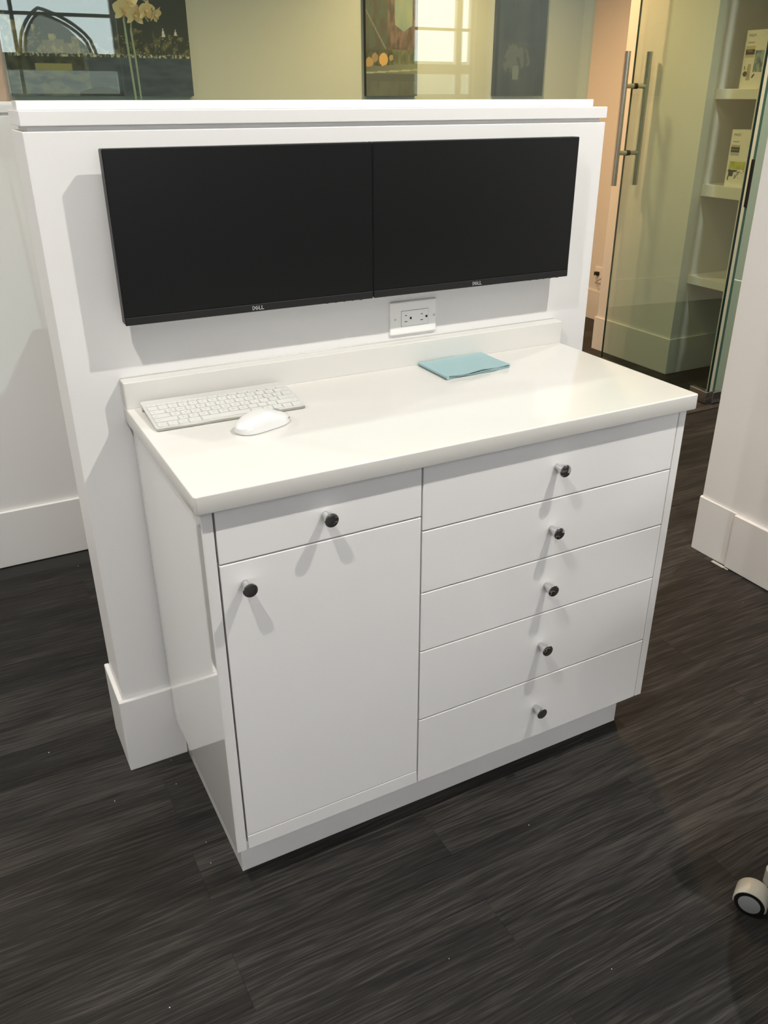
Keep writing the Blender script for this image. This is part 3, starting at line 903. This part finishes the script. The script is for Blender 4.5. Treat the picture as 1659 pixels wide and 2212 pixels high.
def petal(L, Wd, curl):
    b_ = bmesh.new(); rr = []
    for k in range(9):
        q = k / 8
        w_ = Wd * math.sin(PI * (0.06 + 0.93 * q) ** 0.85) ** 0.75
        rr.append([b_.verts.new((s * w_, -curl * q * q - 0.25 * curl * abs(s), q * L)) for s in (-1, -.5, 0, .5, 1)])
    for a, c in zip(rr, rr[1:]):
        for i in range(4): b_.faces.new((a[i], a[i + 1], c[i + 1], c[i]))
    return b_
def flower(pos, size, tiltx, rz):
    f = link(bpy.data.objects.new('flower', None)); f.parent = orc
    f.location = Vector(pos) - wloc(orc)
    f.rotation_euler = (tiltx, 0, rz)
    for ang, L, Wd in ((0, .95, .30), (2.2, .95, .28), (-2.2, .95, .28), (1.22, 1.0, .50), (-1.22, 1.0, .50)):
        b_ = petal(size * L, size * Wd, size * 0.18)
        bmesh.ops.transform(b_, matrix=Matrix.Rotation(ang, 4, 'Y'), verts=b_.verts)
        obj('petal', b_, M_PETAL, f, world=False, ang=80)
    b_ = bmesh.new()
    bmesh.ops.create_uvsphere(b_, u_segments=10, v_segments=6, radius=size * 0.16)
    bmesh.ops.transform(b_, matrix=Matrix.Translation((0, -size * 0.16, -size * 0.05)), verts=b_.verts)
    obj('lip', b_, M_LIP, f, world=False)
flower((0.240, 0.690, 1.703), 0.031, 0.25, 0.1)
flower((0.264, 0.684, 1.692), 0.029, 0.45, 0.3)
flower((0.252, 0.690, 1.722), 0.028, -0.1, -0.2)
flower((0.291, 0.682, 1.702), 0.027, 0.3, 0.5)
flower((0.312, 0.680, 1.694), 0.024, 0.6, 0.9)
flower((0.281, 0.690, 1.748), 0.027, -0.3, 0.2)

# ------------------------------------------------------------------ cartons in the niche
def carton(z0, h, y1, y0, label, colour, tag_words):
    """front faces -x at x=3.600; u runs from y1 (left) to y0 (right)"""
    t = thing('product_carton', label, 'carton', (3.65, (y0 + y1) / 2, z0), 'cartons in the niche')
    box('carton_body', 3.6006, 3.70, y0, y1, z0, z0 + h, M_CARTONSIDE, t, 0.001)
    print_grid('front_print', 70, 100, lambda u, v: (3.6, y1 + u * (y0 - y1), z0 + v * h), colour, M_CARTON, t)
    def put(words, u, v, size, m, sx=1.0):
        mm = Matrix.Translation((3.5990, y1 + u * (y0 - y1), z0 + (1 - v) * h)) @ Matrix(((0, 0, -1, 0), (-1, 0, 0, 0), (0, 1, 0, 0), (0, 0, 0, 1)))
        obj('lettering', add_text(bmesh.new(), words, size, mm, sx), m, t)
    put('PHILIPS', 0.215, 0.09, 0.0175, M_INKGREY, 0.82)
    put('sonicare', 0.215, 0.205, 0.0125, M_INK, 0.95)
    put(tag_words, 0.215, 0.350, 0.0085, M_INKWHITE, 0.95)
    return t
WHITE, BLACKP = (0.78, 0.76, 0.70, 1), (0.02, 0.02, 0.025, 1)
def seg(px, pz, ax, az, bx, bz):
    t = max(0, min(1, ((px - ax) * (bx - ax) + (pz - az) * (bz - az)) / ((bx - ax) ** 2 + (bz - az) ** 2)))
    return math.hypot(px - ax - t * (bx - ax), (pz - az - t * (bz - az)) * 1.5)
def green_face(u, vv):
    v = 1 - vv
    if 0.05 < u < 0.38:
        if 0.262 < v < 0.305: return lin(180, 172, 140)
        if 0.305 < v < 0.395: return BLACKP
        if 0.395 < v < 0.45: return lin(176, 178, 168)
    if math.hypot(u - 0.90, (v - 0.335) * 1.6) < 0.095: return lin(38, 56, 56)
    if math.hypot(u - 1.0, (v - 0.15) * 1.6) < 0.11: return lin(150, 146, 120)
    if math.hypot(u - 0.20, (v - 0.775) * 1.6) < 0.085: return BLACKP
    if 0.08 < u < 0.95 and 0.555 < v < 0.70 and abs(u - 0.5) ** 4 * 8 + ((v - 0.63) / 0.08) ** 4 < 1.1:
        return mixc(lin(198, 202, 84), lin(160, 170, 60), 0.5 + fbm(u, v, 5))
    if 0.06 < u < 0.7 and 0.70 < v < 0.745 and fbm(u, v, 9) > -0.1: return lin(38, 38, 34)
    if seg(u, v, 0.14, 0.60, 0.10, 0.88) < 0.022 or seg(u, v, 0.97, 0.60, 0.94, 0.90) < 0.018: return BLACKP
    if 0.25 < u < 0.95 and 0.745 < v < 0.87 and fbm(u, v, 8) > 0.08: return lin(150, 148, 136)
    return WHITE
def blue_face(u, vv):
    v = 1 - vv
    if 0.05 < u < 0.38:
        if 0.262 < v < 0.325: return lin(196, 184, 146)
        if 0.325 < v < 0.415: return BLACKP
        if 0.415 < v < 0.46: return lin(190, 180, 150)
    if 0.40 < u < 0.75 and 0.34 < v < 0.72: return mixc(lin(70, 88, 108), lin(150, 172, 172), 0.5 + 1.3 * fbm(u, v, 8))
    if math.hypot(u - 0.14, (v - 0.745) * 1.6) < 0.075: return BLACKP
    if abs(u - 0.26) < 0.06 + 0.05 * (v - 0.6) and 0.58 < v < 0.86: return mixc(lin(150, 146, 124), lin(196, 188, 158), 0.5 + fbm(u, v, 7))
    if seg(u, v, 0.42, 0.80, 0.47, 0.76) < 0.03: return lin(60, 60, 60)
    if seg(u, v, 0.10, 0.62, 0.11, 0.66) < 0.02: return lin(110, 106, 90)
    return WHITE
carton(1.5473, 0.264, 1.748, 1.572, 'white toothbrush carton with blue print on the top shelf', blue_face, 'FlexCare')
carton(1.0763, 0.278, 1.741, 1.565, 'white toothbrush carton with green print on the middle shelf', green_face, 'DiamondClean')

# ------------------------------------------------------------------ outlet and plug on the corridor wall
fo = thing('wall_outlet', 'far outlet with a dark plug low on the warm corridor wall', 'outlet', (4.04, 3.155, 0.325))
box('cover_plate', 4.033, 4.04, 3.118, 3.192, 0.27, 0.385, M_PLASTIC, fo, 0.002)
box('plug', 4.005, 4.033, 3.14, 3.172, 0.325, 0.352, M_BEZEL, fo, 0.003)
obj('cord', add_tube(bmesh.new(), [(4.01, 3.15, 0.33), (4.0, 3.13, 0.29), (4.012, 3.06, 0.33), (4.02, 3.00, 0.6), (4.03, 2.96, 0.9)], 0.006, 8), M_CAULK, fo)

# ------------------------------------------------------------------ stool (only one castor is inside the frame; the rest is guessed, shaped to shade the floor)
SX, SY = 1.06, -1.30
st = thing('rolling_stool', 'rolling stool at the right edge, one grey twin-wheel castor showing', 'stool', (SX, SY, 0))
obj('hub', add_lathe(bmesh.new(), [(0, 0.07), (0.05, 0.07), (0.055, 0.10), (0.035, 0.14), (0, 0.14)], Matrix.Translation((SX, SY, 0)), 28), M_HOOD, st)
obj('gas_lift', add_cyl(bmesh.new(), (SX, SY, 0.13), (SX, SY, 0.52), 0.022), M_CHROME, st)
obj('seat', add_lathe(bmesh.new(), [(0, 0.515), (0.26, 0.515), (0.29, 0.535), (0.295, 0.56), (0.28, 0.585), (0.2, 0.595), (0, 0.597)], Matrix.Translation((SX, SY, 0)), 40), M_SEAT, st)
base_a = math.atan2(-1.012 - SY, 0.980 - SX)
RB = math.hypot(0.980 - SX, -1.012 - SY)
for k in range(5):
    a = base_a + k * 2 * PI / 5
    ca, sa = math.cos(a), math.sin(a)
    tip = Vector((SX + RB * ca, SY + RB * sa, 0.061))
    lg = bmesh.new()
    add_tube(lg, [(SX + 0.04 * ca, SY + 0.04 * sa, 0.115), (SX + RB * .6 * ca, SY + RB * .6 * sa, 0.108), (SX + (RB - .01) * ca, SY + (RB - .01) * sa, 0.058)], [0.022, 0.018, 0.014], 12)
    add_cyl(lg, tip - Vector((0, 0, 0.030)), tip + Vector((0, 0, 0.006)), 0.0165, seg=22)
    obj('leg', lg, M_HOOD, st)
    # castor: axle direction and trailing offset (front castor is measured from the photograph)
    ax = Vector((-0.880, -0.475, 0)) if k == 0 else Vector((math.cos(a + 1.1 + k), math.sin(a + 1.1 + k), 0))
    ctr = Vector((0.9140, -1.0180, 0.0305)) if k == 0 else Vector((tip.x - 0.02 * sa, tip.y + 0.02 * ca, 0.0305))
    cs = link(bpy.data.objects.new('castor', None)); cs.parent = st
    cs.location = ctr - wloc(st)
    for s in (1, -1):
        w0, w1 = ctr + ax * (0.003 * s), ctr + ax * (0.0215 * s)
        obj('wheel', add_cyl(bmesh.new(), w0, w1, 0.0292, seg=32), M_TYRE, cs)
        obj('wheel_cap', add_lathe(bmesh.new(), [(0, 0.0012), (0.018, 0.0010), (0.0218, 0.0), (0.0218, -0.004), (0, -0.004)],
                                   Matrix.Translation(w1) @ (ax * s).to_track_quat('Z', 'Y').to_matrix().to_4x4(), 30), M_HUB, cs)
    # hood: arched shell over both wheels
    hb = bmesh.new()
    tg = Vector((-ax.y, ax.x, 0))
    ro_, ri_ = 0.0335, 0.0305
    rings = []
    for i in range(21):
        th = math.radians(-12 + 204 * i / 20)
        d = tg * math.cos(th) + Vector((0, 0, 1)) * math.sin(th)
        rings.append([hb.verts.new(ctr + d * rr + ax * w) for rr, w in ((ro_ - .002, 0.022), (ro_, 0.018), (ro_, -0.018), (ro_ - .002, -0.022), (ri_, -0.022), (ri_, 0.022))])
    for p, q in zip(rings, rings[1:]):
        for i in range(6):
            j = (i + 1) % 6
            hb.faces.new((p[i], p[j], q[j], q[i]))
    hb.faces.new(rings[0]); hb.faces.new(rings[-1])
    obj('hood', hb, M_HOOD, cs)
# guessed arm support beside the seat, shaped for its shadow on the floor
arm = [(0.935 + 0.235 * (i / 10), -0.985 + 0.03 * math.sin(PI * i / 10), 0.75) for i in range(11)]
obj('arm_pad', add_tube(bmesh.new(), arm, [0.03] + [0.062] * 9 + [0.03], 14), M_SEAT, st)
obj('arm_post', add_tube(bmesh.new(), [(1.09, -1.20, 0.52), (1.09, -0.99, 0.53), (1.085, -0.945, 0.60), (1.075, -0.945, 0.72)], 0.013, 10), M_CHROME, st)

# ------------------------------------------------------------------ specks on the floor
sp = bmesh.new()
for x, y in ((0.643, -0.623), (-0.042, -0.109), (-0.052, 0.027), (-0.039, -0.38), (-0.031, -0.319), (-0.065, 1.114), (-0.301, 0.154), (0.569, -0.99),
             (0.303, -0.823), (-0.205, -0.663), (-0.187, -0.095), (1.846, -0.183), (-0.031, -0.021)):
    r_ = random.uniform(0.0008, 0.0014)
    bmesh.ops.create_icosphere(sp, subdivisions=1, radius=r_, matrix=Matrix.Translation((x, y, r_ * 0.8)))
o = obj('floor_dust', sp, M_DUST)
tag(o, 'tiny white crumbs scattered on the dark plank floor', 'crumbs', None, 'stuff')

# ------------------------------------------------------------------ recessed ceiling lamps
M_LED = mat('lamp_diffuser', (0.9, 0.9, 0.9, 1), 0.5, emit=(1.0, 0.96, 0.9, 1), estr=14.0)
COLS = {-2.31: 'far left', -0.57: 'left', 1.17: 'right', 2.91: 'far right', 2.75: 'far right', 2.05: 'added fill'}
ROWS = {-2.83: 'behind the camera', -1.09: 'in front of the cabinet', 0.65: 'over the desk', 2.39: 'near the far wall', 2.75: 'near the far wall', 1.50: 'before the glass door'}
for x, y, pw, kind in LAMPS:
    t = thing('ceiling_lamp', 'recessed ceiling lamp, %s one of the row %s' % (COLS[x], ROWS[y]), 'lamp', (x, y, 2.80), 'recessed ceiling lamps')
    obj('trim_ring', add_lathe(bmesh.new(), [(0.050, 2.799), (0.075, 2.799), (0.075, 2.793), (0.050, 2.790), (0.050, 2.799)], Matrix.Translation((x, y, 0)), 32), M_CEIL, t)
    obj('diffuser', add_cyl(bmesh.new(), (x, y, 2.794), (x, y, 2.799), 0.0495, seg=32), M_LED, t)
    ld = bpy.data.lights.new('spot', 'SPOT')
    ld.energy = pw
    ld.color = LAMP_COL[kind]
    ld.spot_size = math.radians(150)
    ld.spot_blend = 0.7
    ld.shadow_soft_size = 0.022 if kind == 'n' else 0.06
    lo = link(bpy.data.objects.new('lamp_light', ld))
    lo.parent = t
    lo.location = (0, 0, LAMP_Z - 2.80)
